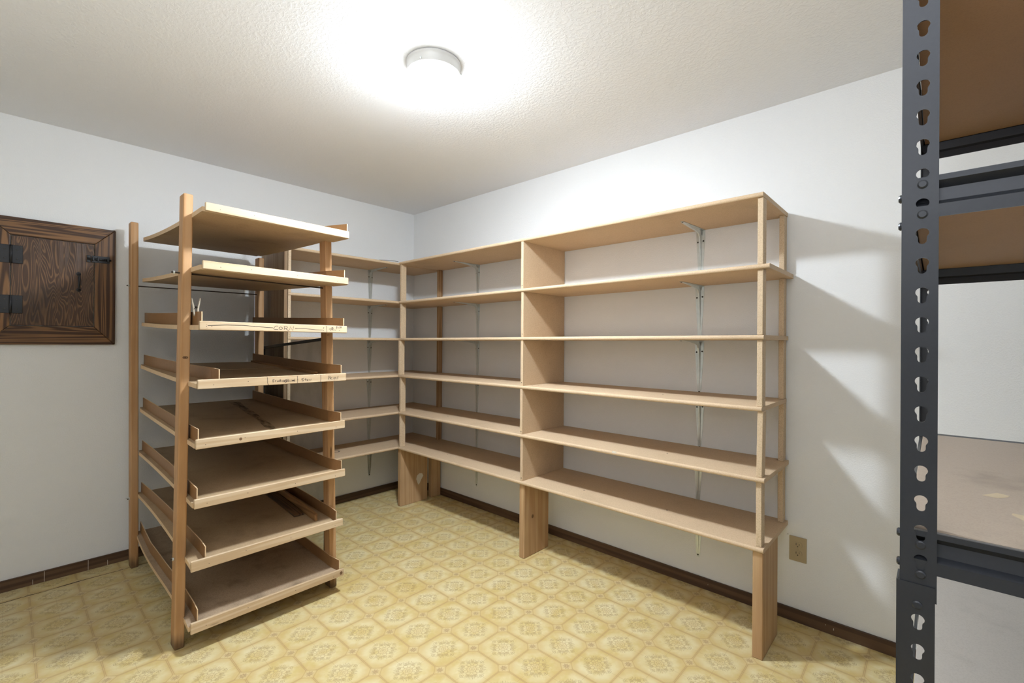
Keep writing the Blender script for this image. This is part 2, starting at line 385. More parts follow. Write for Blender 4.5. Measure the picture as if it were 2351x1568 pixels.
STEW= [[(-1.7135, 1.1282), (-1.7126, 1.1051), (-1.71, 1.0963), (-1.7069, 1.0934)], [(-1.6889, 1.1037), (-1.6911, 1.1161), (-1.6833, 1.1176)], [(-1.691, 1.1101), (-1.6851, 1.1109)], [(-1.6806, 1.1054), (-1.6806, 1.1128), (-1.6759, 1.1134)], [(-1.672, 1.1123), (-1.6712, 1.1054), (-1.6667, 1.1057), (-1.6662, 1.112)], [(-1.6628, 1.111), (-1.6622, 1.1049)], [(-1.6591, 1.1171), (-1.6585, 1.1041)], [(-1.662, 1.112), (-1.6543, 1.1127)], [(-1.649, 1.1113), (-1.6527, 1.1082), (-1.6489, 1.1041)], [(-1.6388, 1.1074), (-1.6392, 1.1056), (-1.6406, 1.1044), (-1.6425, 1.104), (-1.6444, 1.1046), (-1.6457, 1.106), (-1.6463, 1.1078), (-1.6458, 1.1096), (-1.6444, 1.1109), (-1.6425, 1.1112), (-1.6407, 1.1106), (-1.6393, 1.1092), (-1.6388, 1.1074)], [(-1.6301, 1.1069), (-1.6308, 1.1042), (-1.6325, 1.1022), (-1.6349, 1.1016), (-1.6374, 1.1025), (-1.6392, 1.1046), (-1.6398, 1.1075), (-1.6392, 1.1102), (-1.6374, 1.1122), (-1.635, 1.1128), (-1.6326, 1.1119), (-1.6308, 1.1097), (-1.6301, 1.1069)], [(-1.6263, 1.1078), (-1.6269, 1.1053), (-1.6285, 1.1036), (-1.6306, 1.103), (-1.6328, 1.1038), (-1.6344, 1.1058), (-1.635, 1.1083), (-1.6344, 1.1108), (-1.6329, 1.1125), (-1.6307, 1.1131), (-1.6285, 1.1123), (-1.6269, 1.1104), (-1.6263, 1.1078)], [(-1.6253, 1.1167), (-1.6211, 1.1025)], [(-1.6247, 1.1083), (-1.6203, 1.1024), (-1.6185, 1.1121), (-1.6151, 1.1021), (-1.613, 1.1118), (-1.6102, 1.1024), (-1.6081, 1.1124), (-1.6055, 1.1027), (-1.6034, 1.1121), (-1.6011, 1.103), (-1.5993, 1.1111), (-1.5973, 1.1033)], [(-1.6075, 1.1087), (-1.5965, 1.1095)], [(-1.6075, 1.1059), (-1.5965, 1.1067)], [(-1.594, 1.1156), (-1.5937, 1.1023)], [(-1.5827, 1.1286), (-1.5815, 1.1144), (-1.5817, 1.0973), (-1.5839, 1.094)], [(-1.553, 1.1163), (-1.5629, 1.1134), (-1.5626, 1.1099), (-1.5547, 1.1072), (-1.5541, 1.1037), (-1.56, 1.1029)], [(-1.5444, 1.1152), (-1.5449, 1.1038)], [(-1.5501, 1.1098), (-1.5386, 1.1103)], [(-1.5372, 1.1056), (-1.5323, 1.1082), (-1.5369, 1.1096), (-1.5383, 1.1048), (-1.5314, 1.103)], [(-1.5285, 1.1101), (-1.5256, 1.1035), (-1.5227, 1.1083), (-1.5198, 1.1032), (-1.5166, 1.1109)], [(-1.472, 1.1285), (-1.4715, 1.1084), (-1.4726, 1.0938)], [(-1.4321, 1.1018), (-1.4344, 1.1208), (-1.4245, 1.1185), (-1.4257, 1.112), (-1.4328, 1.1093)], [(-1.4235, 1.1077), (-1.4136, 1.1119), (-1.422, 1.1154), (-1.4244, 1.1059), (-1.4119, 1.1034)], [(-1.3969, 1.112), (-1.4064, 1.111), (-1.4079, 1.105), (-1.3991, 1.1054), (-1.3969, 1.1129), (-1.3931, 1.1036)], [(-1.3817, 1.1164), (-1.389, 1.1125), (-1.3826, 1.1073), (-1.3899, 1.1034)]]

# ------------------------------------------------------------------ the room
XW, YF, H = -3.75, -4.95, 2.44
def st(o): return tag(o, kind='structure')
st(box('floor', XW, 0, YF, 0, -.05, 0, M_floor, b=0))
st(box('ceiling', XW - .1, .1, YF - .1, .1, H, H + .08, M_ceil, b=0))
st(box('wall_left', XW - .1, 0, 0, .1, -.05, H, M_wall, b=0))
st(box('wall_right', 0, .1, YF - .1, .1, -.05, H, M_wall, b=0))
st(box('wall_rear', XW - .1, XW, YF, 0, -.05, H, M_wall, b=0))
# wall behind the camera, with an open doorway
wf = st(box('wall_front', XW - .1, -3.45, YF - .1, YF, -.05, H, M_wall, b=0))
st(box('wall_front', -2.60, 0, YF - .1, YF, -.05, H, M_wall, b=0))
st(box('wall_front', -3.45, -2.60, YF - .1, YF, 2.05, H, M_wall, b=0))
# baseboards
bl = st(box('baseboard_left', XW, 0, -.012, -.0002, .0, .058, M_base, b=.001))
br = st(box('baseboard_right', -.012, -.0002, YF, -.012, .0, .058, M_baseY, b=.001))
for i, (x, hz) in enumerate([(-2.18, .056), (-2.353, .056), (-2.098, .03), (-2.396, .028)]):
    box('seam_speck', x - .0009, x + .0009, -.0128, -.0118, .002, hz, M_fill, bl, b=0)
for y, z in ((-3.145, .035), (-3.175, .030), (-2.63, .030)):
    box('seam_speck', -.0128, -.0118, y - .001, y + .001, z - (.007 if y < -3.15 else .001), z + .002, M_fill, br, b=0)
# lifted edge of the vinyl along the left wall: shade of the wavy gap painted as a dark ribbon
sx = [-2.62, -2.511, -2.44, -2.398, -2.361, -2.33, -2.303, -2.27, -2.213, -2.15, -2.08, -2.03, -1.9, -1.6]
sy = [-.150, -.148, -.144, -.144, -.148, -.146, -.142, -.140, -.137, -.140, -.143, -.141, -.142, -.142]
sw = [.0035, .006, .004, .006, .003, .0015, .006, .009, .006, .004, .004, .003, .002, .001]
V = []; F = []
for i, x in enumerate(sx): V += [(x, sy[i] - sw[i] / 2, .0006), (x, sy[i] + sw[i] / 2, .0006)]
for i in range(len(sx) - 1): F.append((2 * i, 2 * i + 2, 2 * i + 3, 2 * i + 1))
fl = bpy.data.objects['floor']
mk('vinyl_seam_shade', V, F, M_gapshade, fl)

# ------------------------------------------------------------------ ceiling lamp
LX, LY, LR = -1.31, -1.97, .112
lamp = empty('ceiling_light', (LX, LY, H), 'round white flush ceiling light with glowing frosted glass bowl', 'light')
lathe('canopy', [(LR - .004, H), (LR, H - .004), (LR, H - .014), (LR - .003, H - .016), (LR - .003, H - .046), (LR - .006, H - .049), (LR - .02, H - .049)], LX, LY, M_white, lamp)
gp = [(LR - .008, H - .044)] + [(.001 + (LR - .004) * math.cos(a), H - .060 - .073 * math.sin(a)) for a in [math.radians(d) for d in (0, 12, 24, 36, 48, 60, 72, 82, 90)]]
lathe('glass_shade', gp, LX, LY, M_glow, lamp)
for a in (205, 318, 80):
    a = math.radians(a); d = Vector((math.cos(a), math.sin(a), 0))
    disc('screw', Vector((LX, LY, H - .038)) + d * (LR - .004), d, .004, .006, M_zinc, lamp, 8)

# added soft cool fill lamp, set in the doorway behind the camera
ld = bpy.data.lights.new('doorway_fill', 'AREA'); lo = bpy.data.objects.new('doorway_fill', ld); COL.objects.link(lo)
ld.shape = 'RECTANGLE'; ld.size = .85; ld.size_y = 2.0; ld.energy = FILL_DOOR; ld.color = (.86, .93, 1.0)
lo.location = (-3.02, YF - .02, 1.03); lo.rotation_euler = (math.radians(90), 0, 0)

fd = bpy.data.lights.new('ceiling_fill', 'AREA'); fo = bpy.data.objects.new('ceiling_fill', fd); COL.objects.link(fo)  # added fill lamp out of view, pointing up to even out ceiling and walls
fd.shape = 'DISK'; fd.size = .35; fd.energy = FILL_UP; fd.color = (.95, .972, 1.0)
fo.location = (-2.95, -3.30, 1.45); fo.rotation_euler = (math.radians(180), 0, 0)

# ------------------------------------------------------------------ corner shelving
def nose(x0, x1, z0, z1, side=-1, r=.009):
    """shelf profile with a rounded front edge; side=-1: front at x0"""
    zc = (z0 + z1) / 2; h = (z1 - z0) / 2; P = []
    for d in range(90, 271, 22): a = math.radians(d); P.append((x0 + h * .8 + h * .8 * math.cos(a), zc + h * math.sin(a)))
    return P + [(x1, z0), (x1, z1)]
ZS = [1.912, 1.618, 1.326, 1.030, .741, .460]; TH = .019
Z_R = [(1.912, 1.912), (1.606, 1.618), (1.317, 1.328), (1.030, 1.034), (.741, .744), (.467, .459)]   # at the corner, at the free end
YE = [-2.985, -3.010, -2.990, -2.984, -2.995, -2.993]
UR = empty('shelving_unit', (-.21, -1.7, 0), 'long six-tier particleboard shelving along the right wall on three plank legs', 'shelves', 'corner shelving')
UL = empty('shelving_unit', (-.65, -.2, 0), 'short six-tier particleboard shelving on the left wall, behind the can rack', 'shelves', 'corner shelving')
def bracket(parent, wall, pos, z, first):
    """pressed zinc shelf bracket: wall plate, shelf arm and a raised rib; wall 'R' (x=0) or 'L' (y=0)"""
    if first is not None:
        b = first.copy(); COL.objects.link(b); b.location = b.location + Vector((0, 0, z - first['zz'])) + (Vector((0, pos - first['pp'], 0)) if wall == 'R' else Vector((pos - first['pp'], 0, 0)))
        for ch in list(first.children):
            c = ch.copy(); COL.objects.link(c); c.parent = b
        return b
    L, Hh = .255, .285
    def T(s, d, zz):     # s sideways, d away from wall, zz down from shelf
        return (-d, pos + s, z - zz) if wall == 'R' else (pos + s, -d, z - zz)
    V = []; F = []
    def plate(pts, th, nrm):
        k = len(V); n = len(pts)
        for p in pts: V.append(T(*p))
        for p in pts: V.append(T(p[0] , p[1] + th * nrm[0], p[2] + th * nrm[1]))
        F.append(tuple(range(k, k + n))); F.append(tuple(range(k + 2 * n - 1, k + n - 1, -1)))
        for i in range(n): F.append((k + i, k + (i + 1) % n, k + n + (i + 1) % n, k + n + i))
    w1, w2 = .0225, .007
    plate([(-w1, .0005, .002), (w1, .0005, .002), (w1, .0005, .05), (w2 + .003, .0005, Hh - .025), (w2 - .002, .0005, Hh), (-w2 + .002, .0005, Hh), (-w2 - .003, .0005, Hh - .025), (-w1, .0005, .05)], .0022, (1, 0))
    plate([(-w1, .002, .0005), (-w1, .05, .0005), (-w2 - .002, L - .02, .0005), (-w2 + .003, L, .0005), (w2 - .003, L, .0005), (w2 + .002, L - .02, .0005), (w1, .05, .0005), (w1, .002, .0005)], .0022, (0, 1))
    # rib: follows arm, curve and wall leg
    path = [(L - .03, .0025), (L - .12, .009), (.060, .017), (.034, .024), (.022, .040), (.016, .065), (.010, .13), (.0025, Hh - .03)]
    base = [(L - .03, .0025), (L - .12, .0025), (.060, .0025), (.030, .0025), (.0025, .030), (.0025, .065), (.0025, .13), (.0025, Hh - .03)]
    k = len(V); rw = .0065
    for (pd, pz), (bd, bz) in zip(path, base):
        V += [T(-rw, bd, bz), T(-rw * .45, pd, pz), T(rw * .45, pd, pz), T(rw, bd, bz)]
    for i in range(len(path) - 1):
        for q in range(3): F.append((k + 4 * i + q, k + 4 * i + q + 1, k + 4 * i + 5 + q, k + 4 * i + 4 + q))
    o = rec(mk('shelf_bracket', V, F, M_zinc, parent)); o['zz'] = z; o['pp'] = pos
    nd = (-1, 0, 0) if wall == 'R' else (0, -1, 0)
    for s_, zz in ((-.0145, .058), (.0145, .062), (0, Hh - .012)):
        p = T(s_, .0028, zz); disc('screw', p, nd, .0045, .0018, M_hole, o, 8)
    disc('screw', T(0, L - .012, .003), (0, 0, -1), .0045, .0018, M_hole, o, 8)
    return o

def shelf_R(k):
    zc, ze = Z_R[k]; y0, y1 = YE[k], -.4045
    if k == 0: y1 = -.405
    prof = nose(-.425, -.002, zc - TH, zc)
    # far end (corner) uses zc, near end ze
    o = prism('shelf_board', prof, 'Y', y1, y0, M_part, UR, da=(0, ze - zc))
    return o
fb = None; fb2 = None
for k in range(6):
    shelf_R(k)
    zl = Z_R[k][0] - (.006 if k == 0 else .0)
    prof = [(-q[0] if 0 else q[0], q[1]) for q in nose(-.403, -.002, zl - TH, zl)]
    prism('shelf_board', prof, 'X', -1.262, -.001, M_part, UL)
def zR(k, y):
    zc, ze = Z_R[k]; return zc + (ze - zc) * (y + .402) / (YE[k] + .402)
for k in range(6):
    for j, yb in enumerate((-.850, -2.575)):
        yy = yb + random.uniform(-.004, .004)
        fb = fb or None
        b = bracket(UR, 'R', yy, zR(k, yy) - TH, fb)
        if fb is None: fb = b
    b = bracket(UL, 'L', -.436 + random.uniform(-.004, .004), Z_R[k][0] - TH - (.006 if k == 0 else 0), fb2)
    if fb2 is None: fb2 = b
lean = [(0, 0), (.002, 0), (0, 0), (-.003, -.004), (.004, .002)]
for k in range(5):
    def zz(y): return zR(k + 1, y), zR(k, y) - TH
    # free end: front and back strips
    z0, z1 = zz(-2.97); l = lean[k]
    box('end_strip', -.412, -.366, -2.984, -2.962, z0, z1, M_edge, UR, .002, lean=l)
    box('end_strip', -.050, -.004, -2.982, -2.960, z0, z1, M_edge, UR, .002, lean=(0, l[1] * .5))
    # middle divider panels
    z0, z1 = zz(-1.68); dx = (-.002, .001, 0, -.003, .002)[k]
    box('divider_panel', -.417 + dx, -.004, -1.690, -1.671, z0, z1, M_part, UR, .001)
    disc('screw', (-.4175 + dx, -1.681, z0 + .018), (-1, 0, 0), .003, .001, M_hole, UR, 8)
    # corner: front and back strips
    z0, z1 = zz(-.42)
    box('corner_strip', -.414 - (.012 if k == 2 else 0), -.368 - (.012 if k == 2 else 0), -.424, -.404, z0, z1, M_edge, UR, .002, lean=(0, 0))
    box('corner_strip', -.050, -.004, -.424, -.404, z0, z1, M_rail, UR, .002)
    # left-hand end of the short unit
    zl0, zl1 = Z_R[k + 1][0], Z_R[k][0] - TH - (.006 if k == 0 else 0)
    box('end_panel', -1.262, -1.243, -.400, -.350, zl0, zl1, M_edge, UL, .001)
    box('end_panel', -1.262, -1.243, -.060, -.004, zl0, zl1, M_edge, UL, .001)
box('side_board', -1.286, -1.264, -.398, -.013, 0, 1.905, M_sideb, UL, .0015)
for y, z in ((-.30, 1.69), (-.35, 1.585), (-.20, 1.58), (-.33, 1.30), (-.24, 1.30)): disc('nail', (-1.2862, y, z), (-1, 0, 0), .003, .0006, M_hole, UL, 8)
# legs under the lowest shelf
l1 = box('leg', -.408, -.150, -.424, -.384, 0, Z_R[5][0] - TH, M_leg, UR, .003)
l2 = box('leg', -.408, -.172, -1.700, -1.660, 0, zR(5, -1.68) - TH, M_leg, UR, .003)
l3 = box('leg', -.412, -.176, -2.990, -2.950, 0, zR(5, -2.97) - TH, M_leg, UR, .003)
box('back_leg', -.110, -.014, -.424, -.384, 0, Z_R[5][0] - TH, M_leg, UR, .002)
pp = [(-.262, .185), (-.255, .212), (-.232, .226), (-.205, .222), (-.193, .200), (-.215, .170), (-.226, .148), (-.240, .136), (-.248, .150)]
mk('filler_patch', [(a, -.4246, b) for a, b in pp], [tuple(range(len(pp)))], M_fill, l1)
def ring(cx, cy, z, r, wd, parent, sq=1.0):
    V = []; F = []; n = 28
    for k in range(n):
        a = 2 * math.pi * k / n
        for q in (r, r - wd): V.append((cx + q * math.cos(a), cy + q * math.sin(a) * sq, z + .0004))
    for k in range(n): a = 2 * k; b = 2 * ((k + 1) % n); F.append((a, b, b + 1, a + 1))
    return mk('ring_mark', V, F, M_stain, parent)
ring(-.150, -.310, Z_R[4][0], .038, .002, UL)
ring(-.835, -.205, Z_R[5][0], .034, .012, UL)
ring(-.36, -1.74, zR(3, -1.74), .022, .002, UR)
for x, y, k in ((-.30, -2.05, 5), (-.27, -2.52, 4), (-.27, -2.52, 5), (-.28, -2.50, 3), (-.30, -.86, 3), (-.30, -.86, 4), (-.30, -.86, 5), (-.20, -1.25, 3)):
    disc('screw', (x, y, zR(k, y)), (0, 0, 1), .0045, .0005, M_stain, UR, 8)
# chipped pale spot and loose paper sliver
for x, y, k in ((-.424, -2.31, 4),): box('chip', x - .0006, x + .004, y - .012, y + .012, zR(k, y) - .010, zR(k, y) + .0004, M_fill, UR, 0)
tube('thin_cord', [(-.60, -.36, 1.909), (-.55, -.37, 1.914), (-.50, -.385, 1.917), (-.46, -.395, 1.916), (-.43, -.402, 1.914)], .0018, M_rod, UL, 6)

# ------------------------------------------------------------------ can rack
rack = empty('can_rack', (-1.67, -.66, 0), 'tall freestanding wooden can rack with eight sloping trays and pencilled labels', 'rack')
PW = .036
def post(xb, xt, y0, y1, zt):
    return bev(box('post', xb - PW / 2, xb + PW / 2, y0, y1, 0, zt, M_post, rack, .0, lean=(xt - xb, 0)), .0075, 3)
post(-2.003, -1.983, -1.183, -1.117, 1.908)
post(-1.331, -1.374, -1.183, -1.117, 1.822)
post(-1.999, -2.011, -.168, -.102, 1.955)
post(-1.338, -1.344, -.168, -.102, 1.845)
LIPS = [[-1.35, -1.963, -1.347, 1.845, 1.837, 1.811, 1.801], [-1.339, -1.968, -1.344, 1.612, 1.607, 1.578, 1.574], [-1.327, -1.975, -1.343, 1.369, 1.367, 1.333, 1.332], [-1.316, -1.977, -1.34, 1.131, 1.131, 1.093, 1.093], [-1.304, -1.979, -1.338, 0.888, 0.891, 0.848, 0.853], [-1.293, -1.98, -1.329, 0.643, 0.643, 0.604, 0.606], [-1.281, -1.987, -1.333, 0.39, 0.388, 0.346, 0.354], [-1.27, -1.983, -1.321, 0.132, 0.126, 0.087, 0.091]]
SAG = [[(-.12, 1.878), (-.629, 1.839), (-1.014, 1.826)], [(-.129, 1.643), (-.637, 1.612), (-1.006, 1.601)], [(-.139, 1.390), (-.646, 1.368), (-.998, 1.359)],
       [(-.149, 1.149), (-.615, 1.128), (-.989, 1.125)], [(-.159, .902), (-.624, .886), (-.973, .881)], [(-.169, .659), (-.498, .645), (-.956, .650)],
       [(-.179, .417), (-.569, .417), (-.939, .405)], [(-.189, .176), (-.36, .153), (-.60, .139), (-.931, .145)]]
LF = [None, None, -1.964, -1.898, -1.968, -1.968, -1.934, -1.958]
RF = [-1.347, -1.354, -1.350, -1.356, -1.350, -1.339, -1.359, -1.335]
def lerp(a, b, t): return a + (b - a) * t
for i in range(8):
    ly, xa, xb, za, zb, za2, zb2 = LIPS[i]
    q = SAG[i] + [(ly, (za + zb) / 2 - .0175)] * 3
    co_ = np.polyfit([a for a, b in q], [b for a, b in q], 3 if len(SAG[i]) > 3 else 2)
    zr = float(np.polyval(co_, -.13)); zf = (za + zb) / 2 - .0175
    tilt = (zb - za)
    def zt(x, y, co_=co_, zr=zr, zf=zf, ly=ly, xa=xa, xb=xb, tilt=tilt):
        fx = min(1, max(0, (x - xa) / (xb - xa)))
        full = float(np.polyval(co_, max(min(y, -.10), ly)))
        t = (y + .13) / (ly + .13); straight = lerp(zr, zf, t)
        return lerp(full, lerp(full, straight, .65), fx) + tilt * (fx - .5) * max(0, min(1, t))
    f = 1 - (za / 1.95)
    inL = lerp(-2.003, -1.983, za / 1.9) + PW / 2 + .0008
    iRf = lerp(-1.331, -1.374, za / 1.82) - PW / 2 - .0008; iRr = lerp(-1.338, -1.344, za / 1.84) - PW / 2 - .0008
    def inR(y): return lerp(iRr, iRf, min(1, max(0, (y + .17) / (-1.117 + .17))))
    xl = inL - .007
    xs = [xl] + list(range(7)) + [xb - .001]
    ys = [ly + .012, -1.184] + [lerp(-1.116, -.169, k / 12) for k in range(13)] + [-.128]
    def keep(a, b, n=len(xs) - 1, m=len(ys) - 1):
        if a in (0, n - 1): return b not in (1, m - 1)
        return True
    def fx(i, y, n=len(xs) - 1): return xs[0] if i == 0 else (xs[n] if y < -1.15 else inR(y) + .012) if i == n else lerp(inL, inR(y), (i - 1) / 6)
    s_ = slab('tray_board', xs, ys, keep, zt, .019, M_trayd if i == 7 else M_tray, rack, fx)
    # raw pale edges of the tray
    me = s_.data; me.materials.append(M_fedge)
    for p_ in me.polygons:
        if abs(p_.normal.z) < .5: p_.material_index = 1
    # front lip
    y0 = ly; y1 = ly + .012
    Vb = [(xa, y0, za2), (xb, y0, zb2), (xb, y1, zb2), (xa, y1, za2)]; Vt = [(xa, y0, za), (xb, y0, zb), (xb, y1, zb), (xa, y1, za)]
    lip = hexa('front_lip', Vb, Vt, M_lip, rack, .002)
    for fx, fz in ((.08, .4), (.30, .55), (.62, .45), (.93, .3)):
        x = lerp(xa, xb, fx + random.uniform(-.03, .03)); z = lerp(lerp(za2, za, fz), lerp(zb2, zb, fz), fx)
        disc('nail', (x, y0 - .0001, z), (0, -1, 0), .0016, .0005, M_hole, lip, 6)
    # side fences
    hh = .056
    if LF[i]:
        xf = LF[i]; x0 = inL + .012
        fence('side_fence', [(x0, -.135), (lerp(x0, xf, .15) , -.4), (lerp(x0, xf, .45), -.75), (max(lerp(x0, xf, .8), inL + .004), -1.06), (max(xf, inL + .004), -1.19), (xf, ly + .018)], zt, hh, .004, [M_fence, M_fedge], rack)
    fence('side_fence', [(inR(-.14) - .024, -.14), (inR(-.5) - .020, -.5), (inR(-.9) - .010, -.9), (iRf - .006, -1.10), (min(iRf - .001, RF[i]), -1.19), (RF[i] - .004, ly + .018)], zt, hh, .004, [M_fence, M_fedge], rack)
    if i == 2:
        ribbon('handwriting', CORN, ly - .0005, .0020, M_ink, lip)
    if i == 3:
        ribbon('handwriting', STEW, ly - .0005, .0019, M_ink, lip)
        zt3 = zt
    if i == 4: zt4 = zt
    if i == 6: zt6 = zt
ribbon('pen_mark', [[(-1.371 + .005 * math.cos(a), 1.322 + .005 * math.sin(a)) for a in [k * math.pi / 3 for k in range(7)]]], -1.1836, .0013, M_ink, rack)
# long stain on the fifth tray
V = []; F = []; pts = [(-1.52, -.24, .030), (-1.545, -.45, .018), (-1.573, -.68, .022), (-1.60, -.90, .014), (-1.635, -1.12, .022), (-1.655, -1.24, .010)]
for x, y, wd in pts: V += [(x - wd, y, zt4(x, y) + .0012), (x + wd, y, zt4(x, y) + .0012)]
for k in range(len(pts) - 1): F.append((2 * k, 2 * k + 1, 2 * k + 3, 2 * k + 2))
def stainmat():
    t = NT('long_stain'); v = t.obj(False); n = t.noise(t.scale(v, (4, 1.2, 1)), 9, 5, .7)
    t.fin((.10, .065, .035), .6); t.set(t.b.inputs['Alpha'], t.step(n, .40, .66, .10, .70)); return t.m
mk('stain_streak', V, F, stainmat(), rack)
# steel tie rods with nuts
for (x0, x1, y, z, zz) in ((-2.034, -1.37, -1.150, 1.575, 1.566), (-2.040, -1.322, -.135, 1.597, 1.600), (-2.030, -1.316, -1.150, .372, .368), (-2.030, -1.322, -.135, .388, .390)):
    r_ = tube('tie_rod', [(x0, y, z), (x1, y, zz)], .0032, M_rod, rack, 8)
    tube('nut', [(x0 + .006, y, z), (x0 + .012, y, z)], .007, M_zinc, r_, 6, False)
tube('tie_rod', [(-2.036, -.135, .395), (-2.010, -.135, .395)], .003, M_zinc, rack, 6)

def knot(parent, c, nrm, rx, rz):
    V = []; F = []; n = 14; n0 = Vector(nrm); s_ = n0.cross(Vector((0, 0, 1)))
    for q_, lift in ((1.0, .0002), (.62, .0002), (.5, .0002)):
        for k in range(n):
            a = 2 * math.pi * k / n; V.append(Vector(c) + n0 * lift + s_ * rx * q_ * math.cos(a) + Vector((0, 0, rz * q_ * math.sin(a))))
    for k in range(n): F.append((k, (k + 1) % n, n + (k + 1) % n, n + k))
    F.append(tuple(range(2 * n, 3 * n)))
    mk('knot', V, F, M_knot, parent)
knot(bpy.data.objects['post'], (-1.990, -1.1832, 1.218), (0, -1, 0), .010, .006)
knot(l2, (-.330, -1.7002, .235), (0, -1, 0), .010, .011)
knot(bpy.data.objects['front_lip.004'], (-1.815, -1.3042, .868), (0, -1, 0), .006, .006)
knot(bpy.data.objects['front_lip.007'], (-1.336, -1.2702, .108), (0, -1, 0), .007, .008)

# things lying on the trays
def bar_on(name, p0, p1, wd, hh, ztf, mat, label, cat, roll=0):
    (xa, ya), (xb, yb) = p0, p1; d = Vector((xb - xa, yb - ya)).normalized(); n = Vector((-d.y, d.x)) * wd / 2
    def c(x, y, s, h): return (x + n.x * s, y + n.y * s, ztf(x, y) + h)
    n_ = 6; V = []; F = []
    for k in range(n_ + 1):
        x = lerp(xa, xb, k / n_); y = lerp(ya, yb, k / n_)
        V += [c(x, y, -1, .001), c(x, y, 1, .001), c(x, y, 1, hh), c(x, y, -1, hh)]
    for k in range(n_):
        for q_ in range(4): F.append((4 * k + q_, 4 * k + (q_ + 1) % 4, 4 * k + 4 + (q_ + 1) % 4, 4 * k + 4 + q_))
    F += [(0, 1, 2, 3), (4 * n_ + 3, 4 * n_ + 2, 4 * n_ + 1, 4 * n_)]
    return tag(rec(mk(name, V, F, mat)), label, cat)
bar_on('wooden_batten', (-1.408, -.30), (-1.431, -1.19), .014, .036, zt6, M_batten, 'loose brown wooden batten standing on edge on the second-lowest tray', 'batten')
bar_on('wooden_batten', (-1.456, -.30), (-1.470, -1.08), .046, .010, zt6, M_dirty, 'dark stained flat batten lying on the second-lowest tray', 'batten')
bar_on('wooden_batten', (-1.405, -.20), (-1.415, -1.14), .020, .014, zt3, M_batten, 'long thin batten lying along the right fence of the fourth tray', 'batten')
hb = slab('hardboard_sheet', [-1.90, -1.73, -1.57, -1.42], [-.69, -.52, -.35, -.19], lambda a, b: True, lambda x, y: zt3(x, y) + .0045, .0035, M_tray)
tag(hb, 'thin brown hardboard sheet lying on the rear of the fourth tray', 'board')

# clothespin clipped to the left fence of the CORN tray
cp = empty('clothespin', (-1.968, -1.235, 1.395), 'weathered wooden clothespin clipped upright on the left side of the corn tray', 'clothespin')
def arm(s):
    V = []; sec = [(1.392, .004 * 1.0, .003), (1.400, .0036, .0045), (1.412, .0048, .0050), (1.425, .0052, .0052), (1.445, .0095, .0042), (1.466, .0140, .0020)]
    for z, off, t_ in sec:
        cx = -1.966 + s * (off + t_ * .5)
        V += [(cx - t_ / 2, -1.240, z), (cx + t_ / 2, -1.240, z), (cx + t_ / 2, -1.230, z), (cx - t_ / 2, -1.230, z)]
    F = []
    for k in range(len(sec) - 1):
        for q_ in range(4): F.append((4 * k + q_, 4 * k + (q_ + 1) % 4, 4 * k + 4 + (q_ + 1) % 4, 4 * k + 4 + q_))
    F += [(3, 2, 1, 0), tuple(4 * (len(sec) - 1) + q_ for q_ in range(4))]
    return rec(mk('wooden_leg', V, F, M_peg, cp))
arm(-1); arm(1)
hel = [(-1.966 + .0052 * math.cos(a), -1.2425 + .0012 * k, 1.428 + .0052 * math.sin(a)) for k in range(0, 13) for a in [k * math.pi * .9]]
tube('spring', [(-1.975, -1.2425, 1.421)] + hel + [(-1.957, -1.228, 1.421)], .0009, M_rod, cp, 5)

# ------------------------------------------------------------------ window screen leaning beside the rack
sc = empty('window_screen', (-1.311, -.5, 0), 'dark framed insect screen standing between the can rack and the short shelving', 'screen')
ya, yb, za, zb = -.115, -1.045, 1.252, 1.313
box_top = [(-1.313, ya, za - .017), (-1.303, ya, za - .017), (-1.303, yb, zb - .017), (-1.313, yb, zb - .017)]
hexa('frame_bar', box_top, [(x, y, z + .017) for x, y, z in box_top], M_screenf, sc, .001)
box_bot = [(-1.313, ya, .002), (-1.303, ya, .002), (-1.303, yb, .061), (-1.313, yb, .061)]
hexa('frame_bar', box_bot, [(x, y, z + .017) for x, y, z in box_bot], M_screenf, sc, .001)
for y0, zc0, zc1 in ((ya, .019, za - .017), (yb + .017, .078, zb - .017)):
    hexa('frame_bar', [(-1.313, y0, zc0), (-1.303, y0, zc0), (-1.303, y0 - .017, zc0), (-1.313, y0 - .017, zc0)], [(-1.313, y0, zc1), (-1.303, y0, zc1), (-1.303, y0 - .017, zc1), (-1.313, y0 - .017, zc1)], M_screenf, sc, .001)
mk('mesh_pane', [(-1.308, ya - .015, .017), (-1.308, yb + .015, .075), (-1.308, yb + .015, zb - .015), (-1.308, ya - .015, za - .015)], [(0, 1, 2, 3)], M_screen, sc)

# ------------------------------------------------------------------ stained hatch door on the left wall
ht = empty('wall_hatch', (-2.33, 0, 1.26), 'dark stained square wooden hatch with mitred frame, iron hinges and latch', 'hatch')
ox0, ox1, oz0, oz1, ix0, ix1, iz0, iz1 = -2.578, -2.074, 1.262, 1.917, -2.486, -2.163, 1.360, 1.825
def mitre(pts, mat):
    V = [(x, -.001, z) for x, z in pts] + [(x, -.021, z) for x, z in pts]
    o = rec(mk('frame_board', V, BF, mat, ht)); return bev(o, .003, 2)
e = .0006
mitre([(ox0 + e, oz1), (ix0 + e, iz1), (ix1 - e, iz1), (ox1 - e, oz1)], M_hatchX)
mitre([(ox0 + e, oz0), (ix0 + e, iz0), (ix1 - e, iz0), (ox1 - e, oz0)], M_hatchX)
mitre([(ox1, oz0 + e), (ix1, iz0 + e), (ix1, iz1 - e), (ox1, oz1 - e)], M_hatchZ)
mitre([(ox0, oz0 + e), (ix0, iz0 + e), (ix0, iz1 - e), (ox0, oz1 - e)], M_hatchZ)
box('hatch_panel', ix0 + .003, ix1 - .003, -.016, -.001, iz0 + .003, iz1 - .003, M_door, ht, .0015)
